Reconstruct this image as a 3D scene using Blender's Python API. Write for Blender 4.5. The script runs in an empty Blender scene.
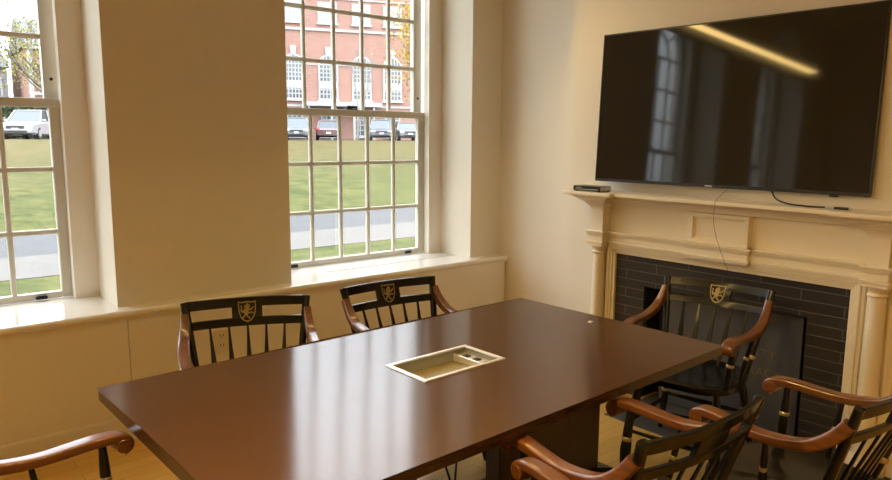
import bpy, bmesh, math, random
from mathutils import Vector, Matrix
PI = math.pi
R = math.radians
scene = bpy.context.scene
COL = scene.collection
random.seed(7)

# ------------------------------------------------------------------ helpers
def tag(o, label=None, cat=None, group=None, kind=None):
    if label: o['label'] = label
    if cat: o['category'] = cat
    if group: o['group'] = group
    if kind: o['kind'] = kind
    return o

def empty(name, loc=(0, 0, 0), rz=0, label=None, cat=None, group=None, kind=None):
    o = bpy.data.objects.new(name, None)
    o.empty_display_size = .1
    COL.objects.link(o)
    o.location = loc
    o.rotation_euler = (0, 0, rz)
    return tag(o, label, cat, group, kind)

def obj(name, bm, mat, parent=None, smooth=40, label=None, cat=None, group=None, kind=None):
    bmesh.ops.recalc_face_normals(bm, faces=bm.faces[:])
    me = bpy.data.meshes.new(name)
    bm.to_mesh(me)
    bm.free()
    for m in (mat if isinstance(mat, (list, tuple)) else [mat]):
        me.materials.append(m)
    if smooth:
        for p in me.polygons: p.use_smooth = True
        try: me.set_sharp_from_angle(angle=R(smooth))
        except Exception: pass
    o = bpy.data.objects.new(name, me)
    COL.objects.link(o)
    if smooth:      # large flat faces keep their true normals beside small bevels
        wn = o.modifiers.new('weighted_normals', 'WEIGHTED_NORMAL'); wn.keep_sharp = True; wn.weight = 100
    if parent is not None: o.parent = parent
    return tag(o, label, cat, group, kind)

def struct(name, bm, mat, parent=None, smooth=40):
    return obj(name, bm, mat, parent, smooth, kind='structure' if parent is None else None)

def copy_tree(o, parent=None):
    c = o.copy()
    COL.objects.link(c)
    c.parent = parent
    for ch in list(o.children):
        copy_tree(ch, c)
    return c

def NB(): return bmesh.new()

def box(bm, x0, x1, y0, y1, z0, z1, bev=0, seg=1, M=None):
    vs = [bm.verts.new((x, y, z)) for x in (x0, x1) for y in (y0, y1) for z in (z0, z1)]
    F = [(0, 1, 3, 2), (4, 6, 7, 5), (0, 4, 5, 1), (2, 3, 7, 6), (0, 2, 6, 4), (1, 5, 7, 3)]
    fs = [bm.faces.new([vs[i] for i in f]) for f in F]
    out = vs
    if bev:
        es = list({e for f in fs for e in f.edges})
        r = bmesh.ops.bevel(bm, geom=es, offset=bev, segments=seg, profile=.5, affect='EDGES')
        out = list({v for f in r['faces'] for v in f.verts} | {v for v in vs if v.is_valid})
    if M is not None:
        bmesh.ops.transform(bm, matrix=M, verts=out)
    return out

def prism(bm, pts, f0, f1, nf=None):
    """closed 2D outline -> solid; f0/f1 map a 2D point to the near and far 3D points"""
    a = [bm.verts.new(f0(p)) for p in pts]
    b = [bm.verts.new(f1(p)) for p in pts]
    n = len(pts)
    bm.faces.new(a); bm.faces.new(b[::-1])
    for i in range(n):
        j = (i + 1) % n
        bm.faces.new((a[i], b[i], b[j], a[j]))

def loft(bm, rings, cap=True, closed=False):
    vr = [[bm.verts.new(p) for p in r] for r in rings]
    n = len(rings[0])
    m = len(vr)
    for k in range(m if closed else m - 1):
        a, b = vr[k], vr[(k + 1) % m]
        for i in range(n):
            j = (i + 1) % n
            bm.faces.new((a[i], a[j], b[j], b[i]))
    if cap and not closed:
        bm.faces.new(vr[0][::-1]); bm.faces.new(vr[-1])

def frames(pts, up):
    P = [Vector(p) for p in pts]
    out = []
    for i, p in enumerate(P):
        t = (P[min(i + 1, len(P) - 1)] - P[max(i - 1, 0)]).normalized()
        s = up - t * up.dot(t)
        if s.length < 1e-4:
            s = Vector((1, 0, 0)) - t * t.x
        s.normalize()
        out.append((p, t, s, t.cross(s)))
    return out

def tube(bm, pts, rad, n=8, up=Vector((0.31, 0.2, 0.93)), cap=True):
    if not hasattr(rad, '__len__'): rad = [rad] * len(pts)
    rings = []
    for (p, t, s, b), r in zip(frames(pts, up), rad):
        rings.append([p + (s * math.cos(2 * PI * k / n) + b * math.sin(2 * PI * k / n)) * r for k in range(n)])
    loft(bm, rings, cap)

def sweep(bm, pts, sizes, side=Vector((1, 0, 0)), n=12, e=.55):
    """rounded-rectangle section; sizes = (half width along side, half height)"""
    rings = []
    for (p, t, s, b), (w, h) in zip(frames(pts, side), sizes):
        ring = []
        for k in range(n):
            a = 2 * PI * (k + .5) / n
            c, d = math.cos(a), math.sin(a)
            ring.append(p + s * w * math.copysign(abs(c) ** e, c) + b * h * math.copysign(abs(d) ** e, d))
        rings.append(ring)
    loft(bm, rings)

def smooth_pts(pts, k=4):
    """Catmull-Rom"""
    P = [Vector(p) for p in pts]
    out = []
    for i in range(len(P) - 1):
        p0, p1, p2, p3 = P[max(i - 1, 0)], P[i], P[i + 1], P[min(i + 2, len(P) - 1)]
        for j in range(k):
            t = j / k
            out.append(.5 * ((2 * p1) + (p2 - p0) * t + (2 * p0 - 5 * p1 + 4 * p2 - p3) * t * t + (3 * p1 - p0 - 3 * p2 + p3) * t ** 3))
    out.append(P[-1])
    return out

def lathe(bm, prof, M=None, n=24):
    rings = [[Vector((r * math.cos(2 * PI * k / n), r * math.sin(2 * PI * k / n), z)) for k in range(n)] for r, z in prof]
    if M is not None: rings = [[M @ p for p in r] for r in rings]
    loft(bm, rings)

# ------------------------------------------------------------------ materials
def mat(name, color, rough=.5, metal=0, coat=0, coat_rough=.1, spec=.5, bump=None, var=None):
    m = bpy.data.materials.new(name)
    m.use_nodes = True
    nt = m.node_tree
    b = nt.nodes['Principled BSDF']
    b.inputs['Base Color'].default_value = (*color, 1)
    b.inputs['Roughness'].default_value = rough
    b.inputs['Metallic'].default_value = metal
    b.inputs['Specular IOR Level'].default_value = spec
    b.inputs['Coat Weight'].default_value = coat
    b.inputs['Coat Roughness'].default_value = coat_rough
    tc = nt.nodes.new('ShaderNodeTexCoord')
    if var:
        s, amt = var
        nz = nt.nodes.new('ShaderNodeTexNoise'); nz.inputs['Scale'].default_value = s; nz.inputs['Detail'].default_value = 4
        nt.links.new(tc.outputs['Object'], nz.inputs['Vector'])
        cr = nt.nodes.new('ShaderNodeValToRGB')
        cr.color_ramp.elements[0].position = .3; cr.color_ramp.elements[1].position = .7
        cr.color_ramp.elements[0].color = (*[c * (1 - amt) for c in color], 1)
        cr.color_ramp.elements[1].color = (*[min(1, c * (1 + amt)) for c in color], 1)
        nt.links.new(nz.outputs['Fac'], cr.inputs['Fac'])
        nt.links.new(cr.outputs['Color'], b.inputs['Base Color'])
    if bump:
        s, st = bump
        nz = nt.nodes.new('ShaderNodeTexNoise'); nz.inputs['Scale'].default_value = s; nz.inputs['Detail'].default_value = 3
        nt.links.new(tc.outputs['Object'], nz.inputs['Vector'])
        bp = nt.nodes.new('ShaderNodeBump'); bp.inputs['Strength'].default_value = st; bp.inputs['Distance'].default_value = .01
        nt.links.new(nz.outputs['Fac'], bp.inputs['Height'])
        nt.links.new(bp.outputs['Normal'], b.inputs['Normal'])
    return m

def wood(name, c1, c2, scale=(1, 12, 12), rough=.3, coat=0, coat_rough=.08, spec=.5, det=6):
    m = mat(name, c1, rough, coat=coat, coat_rough=coat_rough, spec=spec)
    nt = m.node_tree; b = nt.nodes['Principled BSDF']
    tc = nt.nodes.new('ShaderNodeTexCoord'); mp = nt.nodes.new('ShaderNodeMapping')
    mp.inputs['Scale'].default_value = scale
    nz = nt.nodes.new('ShaderNodeTexNoise'); nz.inputs['Scale'].default_value = 6; nz.inputs['Detail'].default_value = det
    nz.inputs['Distortion'].default_value = .6
    cr = nt.nodes.new('ShaderNodeValToRGB')
    cr.color_ramp.elements[0].position = .32; cr.color_ramp.elements[1].position = .7
    cr.color_ramp.elements[0].color = (*c1, 1); cr.color_ramp.elements[1].color = (*c2, 1)
    L = nt.links.new
    L(tc.outputs['Object'], mp.inputs['Vector']); L(mp.outputs['Vector'], nz.inputs['Vector'])
    L(nz.outputs['Fac'], cr.inputs['Fac']); L(cr.outputs['Color'], b.inputs['Base Color'])
    return m

def bricks(name, c1, c2, mortar, bw, bh, msize, rough=.7, swap='xz', offset=.5, bump=.4, spec=.5):
    m = mat(name, c1, rough, spec=spec)
    nt = m.node_tree; b = nt.nodes['Principled BSDF']; L = nt.links.new
    tc = nt.nodes.new('ShaderNodeTexCoord')
    sp = nt.nodes.new('ShaderNodeSeparateXYZ'); cb = nt.nodes.new('ShaderNodeCombineXYZ')
    L(tc.outputs['Object'], sp.inputs[0])
    ax = dict(x='X', y='Y', z='Z')
    L(sp.outputs[ax[swap[0]]], cb.inputs['X']); L(sp.outputs[ax[swap[1]]], cb.inputs['Y'])
    bt = nt.nodes.new('ShaderNodeTexBrick')
    bt.inputs['Scale'].default_value = 1
    bt.inputs['Brick Width'].default_value = bw; bt.inputs['Row Height'].default_value = bh
    bt.inputs['Mortar Size'].default_value = msize; bt.inputs['Mortar Smooth'].default_value = .1
    bt.inputs['Color1'].default_value = (*c1, 1); bt.inputs['Color2'].default_value = (*c2, 1); bt.inputs['Mortar'].default_value = (*mortar, 1)
    bt.offset = offset
    L(cb.outputs[0], bt.inputs['Vector']); L(bt.outputs['Color'], b.inputs['Base Color'])
    bp = nt.nodes.new('ShaderNodeBump'); bp.inputs['Strength'].default_value = bump; bp.inputs['Distance'].default_value = .003; bp.invert = True
    L(bt.outputs['Fac'], bp.inputs['Height']); L(bp.outputs['Normal'], b.inputs['Normal'])
    return m

def emit(name, color, s):
    m = bpy.data.materials.new(name); m.use_nodes = True
    nt = m.node_tree
    for n in list(nt.nodes):
        if n.type == 'BSDF_PRINCIPLED': nt.nodes.remove(n)
    e = nt.nodes.new('ShaderNodeEmission')
    e.inputs[0].default_value = (*color, 1); e.inputs[1].default_value = s
    nt.links.new(e.outputs[0], nt.nodes['Material Output'].inputs[0])
    return m

def glass(name, tint=(.97, .98, .98)):
    m = bpy.data.materials.new(name); m.use_nodes = True
    nt = m.node_tree
    for n in list(nt.nodes):
        if n.type == 'BSDF_PRINCIPLED': nt.nodes.remove(n)
    t = nt.nodes.new('ShaderNodeBsdfTransparent'); t.inputs[0].default_value = (*tint, 1)
    g = nt.nodes.new('ShaderNodeBsdfGlossy'); g.inputs['Roughness'].default_value = .02
    fr = nt.nodes.new('ShaderNodeFresnel'); fr.inputs[0].default_value = 1.5
    mx = nt.nodes.new('ShaderNodeMixShader')
    # same Fresnel curve on the way in and on the way out of the thin pane
    ge = nt.nodes.new('ShaderNodeNewGeometry'); ma = nt.nodes.new('ShaderNodeMath'); ma.operation = 'MULTIPLY_ADD'
    ma.inputs[1].default_value = 1 / 1.5 - 1.5; ma.inputs[2].default_value = 1.5
    nt.links.new(ge.outputs['Backfacing'], ma.inputs[0]); nt.links.new(ma.outputs[0], fr.inputs[0])
    L = nt.links.new
    L(fr.outputs[0], mx.inputs[0]); L(t.outputs[0], mx.inputs[1]); L(g.outputs[0], mx.inputs[2])
    L(mx.outputs[0], nt.nodes['Material Output'].inputs[0])
    return m

WALLC = (.80, .745, .63)
M = dict(
    wall=mat('wall_paint', WALLC, .75, spec=.25),
    gloss=mat('cream_woodwork_paint', (.82, .765, .66), .32, spec=.5),
    sill=mat('sill_paint', (.84, .80, .72), .14, spec=.6, coat=.4, coat_rough=.08),
    mantel=mat('mantel_lamplit_paint', (.84, .755, .58), .36, spec=.4),  # woodwork cream made yellower, warm lamp light put into the colour
    sash=mat('sash_paint', (.60, .565, .48), .38),
    track=mat('white_sash_track', (.88, .87, .82), .3),
    ceil=mat('ceiling_paint', (.84, .80, .70), .8),
    glass=glass('window_glass'),
    black=mat('black_lacquer', (.007, .0065, .0065), .24, coat=.2, coat_rough=.08, spec=.3),
    cherry=wood('cherry_wood', (.115, .036, .008), (.205, .070, .015), (14, 2.2, 14), .33, coat=.6, coat_rough=.10),
    gold=mat('gold_paint', (.55, .42, .20), .32, metal=.8),
    emblem=mat('gold_emblem', (.36, .27, .11), .45, metal=.4),
    table=wood('mahogany', (.050, .019, .009), (.092, .037, .017), (1.6, 16, 16), .20, coat=0, spec=.8),
    tedge=wood('mahogany_base', (.030, .010, .006), (.05, .017, .010), (10, 10, 1.5), .35, coat=.3),
    alu=mat('brushed_aluminium', (.86, .85, .83), .36, metal=.6),
    grey=mat('grey_box_lining', (.40, .40, .37), .5),
    rubber=mat('black_rubber', (.012, .012, .012), .5),
    plastic=mat('black_plastic', (.014, .014, .015), .3),
    screen=mat('tv_screen', (.015, .0135, .011), .055, spec=.55),
    bezel=mat('tv_bezel', (.018, .017, .016), .35),
    white=mat('white_scrap', (.85, .84, .80), .6),
    silver=mat('silver_plug', (.7, .7, .7), .3, metal=.9),
    tile=bricks('black_tile', (.028, .026, .026), (.042, .038, .036), (.13, .12, .11), .42, .0568, .0022, .3, 'yz', bump=.5),
    slate=mat('slate', (.085, .085, .085), .34, var=(4, .15)),
    firebox=mat('firebox_black', (.012, .011, .010), .7),
    letter=mat('faded_gold_letters', (.20, .17, .10), .5, metal=.3),
    hearth=mat('hearth_slate', (.055, .048, .040), .5, var=(3, .2)),
    bronze=mat('dark_bronze', (.02, .017, .014), .35, metal=.6),
    lamp=emit('mantel_fill_diffuser', (1, .66, .23), 104),
    lampdim=emit('lamp_diffuser_dimmed', (1, .66, .22), 23),
    fillback=emit('back_fill_diffuser', (1, .66, .22), 15),
    outlet=mat('tan_plate', (.74, .66, .49), .45),
)

def floor_mat():
    m = bricks('maple_floor', (.62, .40, .16), (.70, .47, .20), (.30, .17, .07), 1.1, .085, .0012, .28, 'xy', .37, .25)
    nt = m.node_tree; b = nt.nodes['Principled BSDF']; L = nt.links.new
    src = b.inputs['Base Color'].links[0].from_socket
    tc = nt.nodes.new('ShaderNodeTexCoord'); mp = nt.nodes.new('ShaderNodeMapping'); mp.inputs['Scale'].default_value = (1.5, 18, 1)
    nz = nt.nodes.new('ShaderNodeTexNoise'); nz.inputs['Scale'].default_value = 5; nz.inputs['Detail'].default_value = 5
    mx = nt.nodes.new('ShaderNodeMixRGB'); mx.blend_type = 'MULTIPLY'; mx.inputs[0].default_value = .35
    L(tc.outputs['Object'], mp.inputs[0]); L(mp.outputs[0], nz.inputs['Vector'])
    L(src, mx.inputs[1]); L(nz.outputs['Color'], mx.inputs[2])
    bc = nt.nodes.new('ShaderNodeHueSaturation'); bc.inputs['Saturation'].default_value = 1.18; bc.inputs['Value'].default_value = 1.15
    L(mx.outputs[0], bc.inputs['Color']); L(bc.outputs[0], b.inputs['Base Color'])
    return m
M['floor'] = floor_mat()
def rubbed(m):
    nt = m.node_tree; b = nt.nodes['Principled BSDF']
    b.inputs['Anisotropic'].default_value = .85
    cv = nt.nodes.new('ShaderNodeCombineXYZ'); cv.inputs[0].default_value = .55; cv.inputs[1].default_value = .83
    nt.links.new(cv.outputs[0], b.inputs['Tangent'])
rubbed(M['table'])

# ------------------------------------------------------------------ measured layout
YP, YS, ZS, XR, XC = 3.8335, 3.7289, .7025, 3.79, 3.6436
XL, YB, ZC = -4.2, -3.2, 3.9
TH = .62                                   # outer wall thickness
CX = [2.743 - 2.5, 2.743, 2.743 - 5.0]     # window centres
HW, SPR = .745, 2.81                       # half opening, spring of the arch

# ------------------------------------------------------------------ room shell
bm = NB(); box(bm, XL, XR + .3, YB, YS + .05, -.12, 0); struct('floor', bm, M['floor'])
bm = NB(); box(bm, XL - .2, XR + .3, YB - .2, YP + TH, ZC, ZC + .15); struct('ceiling', bm, M['ceil'])
bm = NB(); box(bm, XR, XR + .2, YB, YP + TH, 0, ZC); struct('wall_right', bm, M['wall'])
bm = NB(); box(bm, XL - .2, XL, YB, YP + TH, 0, ZC); struct('wall_left', bm, M['wall'])
bm = NB(); box(bm, XL - .2, XR + .2, YB - .2, YB, 0, ZC); struct('wall_front', bm, M['wall'])

def arch_pts(cx, hw, z, spr, n=20, flat=1.0):
    pts = [(cx - hw, z)]
    for k in range(n + 1):
        a = PI - PI * k / n
        pts.append((cx + hw * math.cos(a), spr + hw * flat * math.sin(a)))
    pts.append((cx + hw, z))
    return pts

def arch_ring(bm, cx, hwi, hwo, z0, spr, y0, y1, n=20):
    """inverted-U casing: outline between two arches"""
    o = arch_pts(cx, hwo, z0, spr, n); i = arch_pts(cx, hwi, z0, spr, n)
    rings = []
    for (ox, oz), (ix, iz) in zip(o, i):
        rings.append([(ox, y0, oz), (ix, y0, iz), (ix, y1, iz), (ox, y1, oz)])
    loft(bm, rings)

bm = NB()
edges = [XL] + [v for c in sorted(CX) for v in (c - HW, c + HW)] + [XR]
for k in range(0, len(edges), 2):
    box(bm, edges[k], edges[k + 1], YP, YP + TH, 0, SPR)
    box(bm, edges[k], edges[k + 1], YP, YP + TH, SPR, ZC)
for c in CX:
    top = [(c + HW * math.cos(PI - PI * k / 20), SPR + HW * math.sin(PI - PI * k / 20)) for k in range(21)]
    for k in range(20):
        (xa, za), (xb, zb) = top[k], top[k + 1]
        prism(bm, [(xa, za), (xb, zb), (xb, ZC), (xa, ZC)], lambda p: (p[0], YP, p[1]), lambda p: (p[0], YP + TH, p[1]))
    box(bm, c - HW, c + HW, YP + .12, YP + TH, 0, ZS - .045)
struct('wall_back', bm, M['wall'], smooth=0)

# panelling below the sill, with open joints between its boards
bm = NB()
js = [XL, -1.49, 1.011, XR - .012]
for a, b in zip(js[:-1], js[1:]):
    box(bm, a + .0015, b - .0015, YS + .02, YP + .1, .13, ZS - .02, .002)
struct('wall_panel', bm, M['gloss'])
bm = NB()
prism(bm, [(YS + .09, 0), (YS + .008, 0), (YS + .008, .118), (YS + .02, .133), (YS + .09, .133)],
      lambda p: (XL, p[0], p[1]), lambda p: (XR, p[0], p[1]))
struct('baseboard_back', bm, M['gloss'])
# window sill board, rounded nose
bm = NB()
nose = [(YP + .47, ZS - .04), (YP + .47, ZS)]
for k in range(7):
    a = PI / 2 + PI * k / 6
    nose.append((YS + .02 + .02 * math.cos(a), ZS - .02 + .02 * math.sin(a)))
prism(bm, nose, lambda p: (XL, p[0], p[1]), lambda p: (XR, p[0], p[1]))
prism(bm, [(YS + .05, ZS - .06), (YS + .013, ZS - .05), (YS + .013, ZS - .038), (YS + .05, ZS - .038)],
      lambda p: (XL, p[0], p[1]), lambda p: (XR, p[0], p[1]))
struct('trim_1', bm, M['sill'])
# flush air grille let into the sill of window 2
bm = NB()
for k in range(9):
    y = 4.005 + k * .018
    box(bm, 2.36, 3.46, y, y + .010, ZS - .001, ZS + .0022)
box(bm, 2.352, 3.468, 3.997, 4.003, ZS - .001, ZS + .003); box(bm, 2.352, 3.468, 4.161, 4.167, ZS - .001, ZS + .003)
box(bm, 2.352, 2.358, 3.997, 4.167, ZS - .001, ZS + .003); box(bm, 3.462, 3.468, 3.997, 4.167, ZS - .001, ZS + .003)
obj('sill_grille', bm, mat('grille_paint', (.70, .67, .64), .3), label='flat pale slotted air grille let into the sill under the wide window', cat='grille')

# ------------------------------------------------------------------ windows
YL, YU = 4.25, 4.298
ZROW = [1.075, 1.414]
def build_window(idx, cx):
    w = empty('window_%d' % idx, (0, 0, 0), kind='structure')
    bm = NB()
    arch_ring(bm, cx, .622, HW, ZS, SPR, 4.182, 4.243)
    arch_ring(bm, cx, .690, HW, ZS, SPR, 4.243, 4.40)
    obj('window_frame', bm, M['gloss'], w)
    bm = NB()
    arch_ring(bm, cx, .682, .692, ZS, SPR, 4.244, 4.39)
    obj('sash_track', bm, M['track'], w)
    # lower sash
    cx -= .020
    bm = NB()
    so, si = .665, .593
    for s in (-1, 1):
        a, b = sorted((cx + s * si, cx + s * so)); box(bm, a, b, YL, YL + .042, ZS + .004, 1.79, .004)
    box(bm, cx - si, cx + si, YL, YL + .042, ZS + .004, ZS + .04, .004)
    box(bm, cx - so, cx + so, YL - .004, YL + .044, 1.742, 1.79, .004)
    for k in range(1, 5):
        x = cx - si + .264 + (k - 1) * .232; box(bm, x - .013, x + .013, YL + .0055, YL + .0345, ZS + .04, 1.742, .005)
    for z in ZROW: box(bm, cx - si, cx + si, YL + .004, YL + .036, z - .013, z + .013, .005)
    lo = obj('lower_sash', bm, M['sash'], w)
    bm = NB(); box(bm, cx - si, cx + si, YL + .019, YL + .022, ZS + .03, 1.75); obj('glass_pane', bm, M['glass'], lo, 0)
    for s in (-1, 1):
        bm = NB()
        x = cx + s * .489
        box(bm, x - .028, x + .028, YL - .016, YL + .002, ZS + .008, ZS + .026, .004)
        box(bm, x - .022, x + .022, YL - .028, YL - .012, ZS + .018, ZS + .032, .005)
        obj('sash_lift', bm, M['bronze'], lo)
    bm = NB()
    box(bm, cx - .045, cx + .045, YL + .002, YL + .040, 1.789, 1.799, .002)
    lathe(bm, [(.017, 0), (.017, .018), (.008, .024)], Matrix.Translation((cx - .016, YL + .018, 1.798)), 12)
    box(bm, cx - .016, cx + .048, YL + .004, YL + .022, 1.802, 1.818, .004)
    obj('sash_lock', bm, M['bronze'], lo)
    # upper sash with arched head
    bm = NB()
    cx -= .009
    uo = .665
    arch_ring(bm, cx, si, uo, 1.775, SPR, YU, YU + .042, 24)
    box(bm, cx - si, cx + si, YU, YU + .042, 1.745, 1.785, .003)
    for k in range(1, 5):
        x = cx - si + .260 + (k - 1) * .2347; box(bm, x - .013, x + .013, YU + .0055, YU + .0345, 1.785, SPR, .005)
    for z in (2.115, 2.462, SPR): box(bm, cx - si, cx + si, YU + .004, YU + .036, z - .013, z + .013, .005)
    arch_ring(bm, cx, .285, .305, SPR, SPR, YU + .006, YU + .034, 16)
    for a in (R(36), R(72), R(108), R(144)):
        tube(bm, [(cx + .3 * math.cos(a), YU + .02, SPR + .3 * math.sin(a)), (cx + .6 * math.cos(a), YU + .02, SPR + .6 * math.sin(a))], .012, 6)
    up = obj('upper_sash', bm, M['sash'], w)
    bm = NB()
    prism(bm, arch_pts(cx, si + .005, 1.78, SPR, 24), lambda p: (p[0], YU + .019, p[1]), lambda p: (p[0], YU + .022, p[1]))
    obj('glass_pane', bm, M['glass'], up, 0)
    for s in (-1, 1):
        bm = NB()
        lathe(bm, [(.009, 0), (.009, .003), (.004, .004)], Matrix.Translation((cx + s * .632, YU, 1.895)) @ Matrix.Rotation(PI / 2, 4, 'X'), 12)
        obj('sash_stop', bm, M['bronze'], up)
    return w
for i, c in enumerate(CX): build_window(i + 1, c)

# ------------------------------------------------------------------ chimney breast and hearth
FY0, FY1 = 1.43, 2.39          # fire opening
BY0, BY1 = .80, 3.0276
bm = NB()
box(bm, XC, XR, BY0, FY0, 0, ZC); box(bm, XC, XR, FY1, BY1, 0, ZC); box(bm, XC, XR, FY0, FY1, .71, ZC)
struct('wall_chimney', bm, M['wall'], smooth=0)
bm = NB(); box(bm, XR - .003, XR + .02, FY0, FY1, 0, .71); 
box(bm, 3.625, XR, FY0 - .001, FY0 + .004, 0, .71); box(bm, 3.625, XR, FY1 - .004, FY1 + .001, 0, .71); box(bm, 3.625, XR, FY0, FY1, .704, .711)
struct('wall_firebox', bm, M['firebox'])
bm = NB(); box(bm, 3.22, XC + .12, 1.0, 2.36, -.02, .004, .002); struct('floor_hearth', bm, M['hearth'])
bm = NB()
for y0, y1, x in ((YB, BY0, XR), (BY1, YS + .02, XR)):
    box(bm, x - .014, x, y0, y1, 0, .12, .004)
struct('baseboard_right', bm, M['gloss'])
bm = NB(); box(bm, XC - .012, XC, BY0, .985, 0, .08, .004); box(bm, XC - .012, XC, 2.83, BY1, 0, .12, .004)
struct('baseboard_chimney', bm, M['gloss'])

# ------------------------------------------------------------------ mantelpiece
mant = empty('fireplace_mantel', (XC, 1.9145, 0), label='cream classical mantelpiece with two round columns around the black tiled fire opening', cat='mantelpiece')
def W(o):   # keep the part at world coordinates under an Empty without rotation
    o.location = [-c for c in mant.location]; return o
YM = 1.9145
COLY = (1.113, 2.702)
def mprism(bm, prof, y0, y1):
    prism(bm, prof, lambda p: (p[0], y0, p[1]), lambda p: (p[0], y1, p[1]))
# tile surround
bm = NB()
TY0, TY1, TZ = 1.237, 2.596, .889
XT = 3.614
box(bm, XT, XC + .002, TY0 - .02, FY0, 0, TZ + .02); box(bm, XT, XC + .002, FY1, TY1 + .02, 0, TZ + .02)
box(bm, XT, XC + .002, FY0, FY1, .71, TZ + .02)
W(obj('tile_surround', bm, M['tile'], mant, 0, label='black running-bond tile surround with pale grout'))
# moulded architrave round the tiles
bm = NB()
def archi(x0, off0, off1):
    box(bm, x0, XC, TY0 - off1, TY0 - off0, 0, TZ + off1, .003)
    box(bm, x0, XC, TY1 + off0, TY1 + off1, 0, TZ + off1, .003)
    box(bm, x0, XC, TY0 - off0 - .001, TY1 + off0 + .001, TZ + off0, TZ + off1, .003)
archi(3.596, 0, .022); archi(3.586, .020, .036); archi(3.578, .034, .050); archi(3.590, .048, .066)
W(obj('architrave', bm, M['mantel'], mant))
# pilaster backing boards behind the columns
bm = NB()
for cy in COLY: box(bm, 3.606, XC, cy - .085, cy + .085, 0, .97, .003)
box(bm, 3.604, XC, COLY[0] - .08, COLY[1] + .08, .95, 1.24, .003)
W(obj('backing_board', bm, M['mantel'], mant))
# entablature bands (moulded), breaking forward over columns and centre block
def band(bm, x, d):
    """stack of small mouldings at height list d = (z0, z1, projection)"""
    for z0, z1, pr in d:
        box(bm, x - pr, XC, COLY[0] - .05, COLY[1] + .05, z0, z1, .0025)
        for cy in COLY: box(bm, x - .056 - pr, XC, cy - .049 - pr * .8, cy + .049 + pr * .8, z0, z1, .0025)
        box(bm, x - .026 - pr, XC, YM - .175 - pr, YM + .175 + pr, z0, z1, .0025)
bm = NB()
band(bm, 3.585, [(.935, .948, .010), (.947, .962, .018), (.961, .998, .006), (.997, 1.008, .014), (1.007, 1.018, .021), (1.017, 1.026, .027)])
W(obj('entablature', bm, M['mantel'], mant))
# frieze blocks over the columns, flaring up into the shelf
for cy in COLY:
    bm = NB(); rings = []
    for z, h, x in ((1.02, .047, 3.529), (1.15, .047, 3.529), (1.172, .050, 3.525), (1.188, .058, 3.515), (1.20, .070, 3.500)):
        rings.append([(x, cy - h, z), (x, cy + h, z), (XC, cy + h, z), (XC, cy - h, z)])
    loft(bm, rings)
    W(obj('frieze_block', bm, M['mantel'], mant))
# centre panel
bm = NB()
c0, c1, z0, z1 = YM - .175, YM + .175, 1.026, 1.197
box(bm, 3.574, XC, c0, c1, z0, z1, .002)
for a, b, c, d in ((c0, c1, z1 - .022, z1), (c0, c1, z0, z0 + .022), (c0, c0 + .03, z0 + .022, z1 - .022), (c1 - .03, c1, z0 + .022, z1 - .022)):
    box(bm, 3.559, 3.58, a, b, c, d, .003)
for a, b, c, d in ((c0 + .03, c1 - .03, z1 - .031, z1 - .022), (c0 + .03, c1 - .03, z0 + .022, z0 + .031), (c0 + .03, c0 + .039, z0 + .031, z1 - .031), (c1 - .039, c1 - .03, z0 + .031, z1 - .031)):
    box(bm, 3.566, 3.58, a, b, c, d, .003)
W(obj('centre_panel', bm, M['mantel'], mant))
# shelf and its bed mould
bm = NB()
def bedm(z0, z1, pr):
    box(bm, 3.570 - pr * .55, XC, COLY[0] - .06, COLY[1] + .06, z0, z1, .0025)
    for cy in COLY: box(bm, 3.512 - pr, XC, cy - .062 - pr, cy + .062 + pr, z0, z1, .0025)
bedm(1.200, 1.214, .012); bedm(1.213, 1.228, .030); bedm(1.227, 1.241, .055); bedm(1.240, 1.252, .075)
W(obj('bed_moulding', bm, M['mantel'], mant))
bm = NB()
box(bm, 3.452, XC, COLY[0] - .17, COLY[1] + .17, 1.252, 1.275, .006, 2)
for cy in COLY: box(bm, 3.405, XC - .001, cy - .182, cy + .182, 1.251, 1.2755, .006, 2)
W(obj('shelf', bm, M['mantel'], mant))
for cy in COLY:
    bm = NB()
    T = Matrix.Translation((3.572, cy, 0))
    lathe(bm, [(.0435, .10), (.043, .35), (.0415, .6), (.038, .885)], T, 28)
    col = W(obj('column', bm, M['mantel'], mant))
    bm = NB()
    lathe(bm, [(.038, .88), (.0445, .884), (.0465, .889), (.0445, .894), (.0385, .897), (.0385, .906), (.044, .910), (.050, .922), (.053, .930)], T, 28)
    box(bm, 3.572 - .058, XC, cy - .056, cy + .056, .929, .938, .002)
    c = obj('capital', bm, M['mantel'], col)
    bm = NB()
    lathe(bm, [(.060, .05), (.066, .056), (.068, .066), (.064, .076), (.054, .080), (.051, .086), (.055, .092), (.055, .098), (.048, .104), (.046, .112)], T, 28)
    box(bm, 3.572 - .072, XC, cy - .072, cy + .072, 0.004, .052, .003)
    obj('column_base', bm, M['mantel'], col)

# fire opening closed with a dark slate panel carrying faded letters
pan = empty('fireboard', (3.672, YM, 0), label='dark slate panel with faded gold letters closing the fire opening', cat='fireboard')
bm = NB(); box(bm, 0, .03, -.446, .375, .005, .700, .003)
obj('panel', bm, M['slate'], pan)
def letters(s, y, z, size, sp):
    cu = bpy.data.curves.new('lettering', 'FONT')
    cu.body = s; cu.size = size; cu.extrude = .0006; cu.space_character = sp; cu.align_x = 'LEFT'
    t = bpy.data.objects.new('tmp', cu); COL.objects.link(t)
    bpy.context.view_layer.update()
    me = bpy.data.meshes.new_from_object(t.evaluated_get(bpy.context.evaluated_depsgraph_get()))
    bpy.data.objects.remove(t)
    me.materials.clear(); me.materials.append(M['letter'])
    o = bpy.data.objects.new('lettering', me); COL.objects.link(o); o.parent = pan
    o.location = (-.0012, y - YM, z); o.rotation_euler = (R(90), 0, R(-90))
    return o
letters('ITY', 1.706, .432, .064, 1.25)
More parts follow.
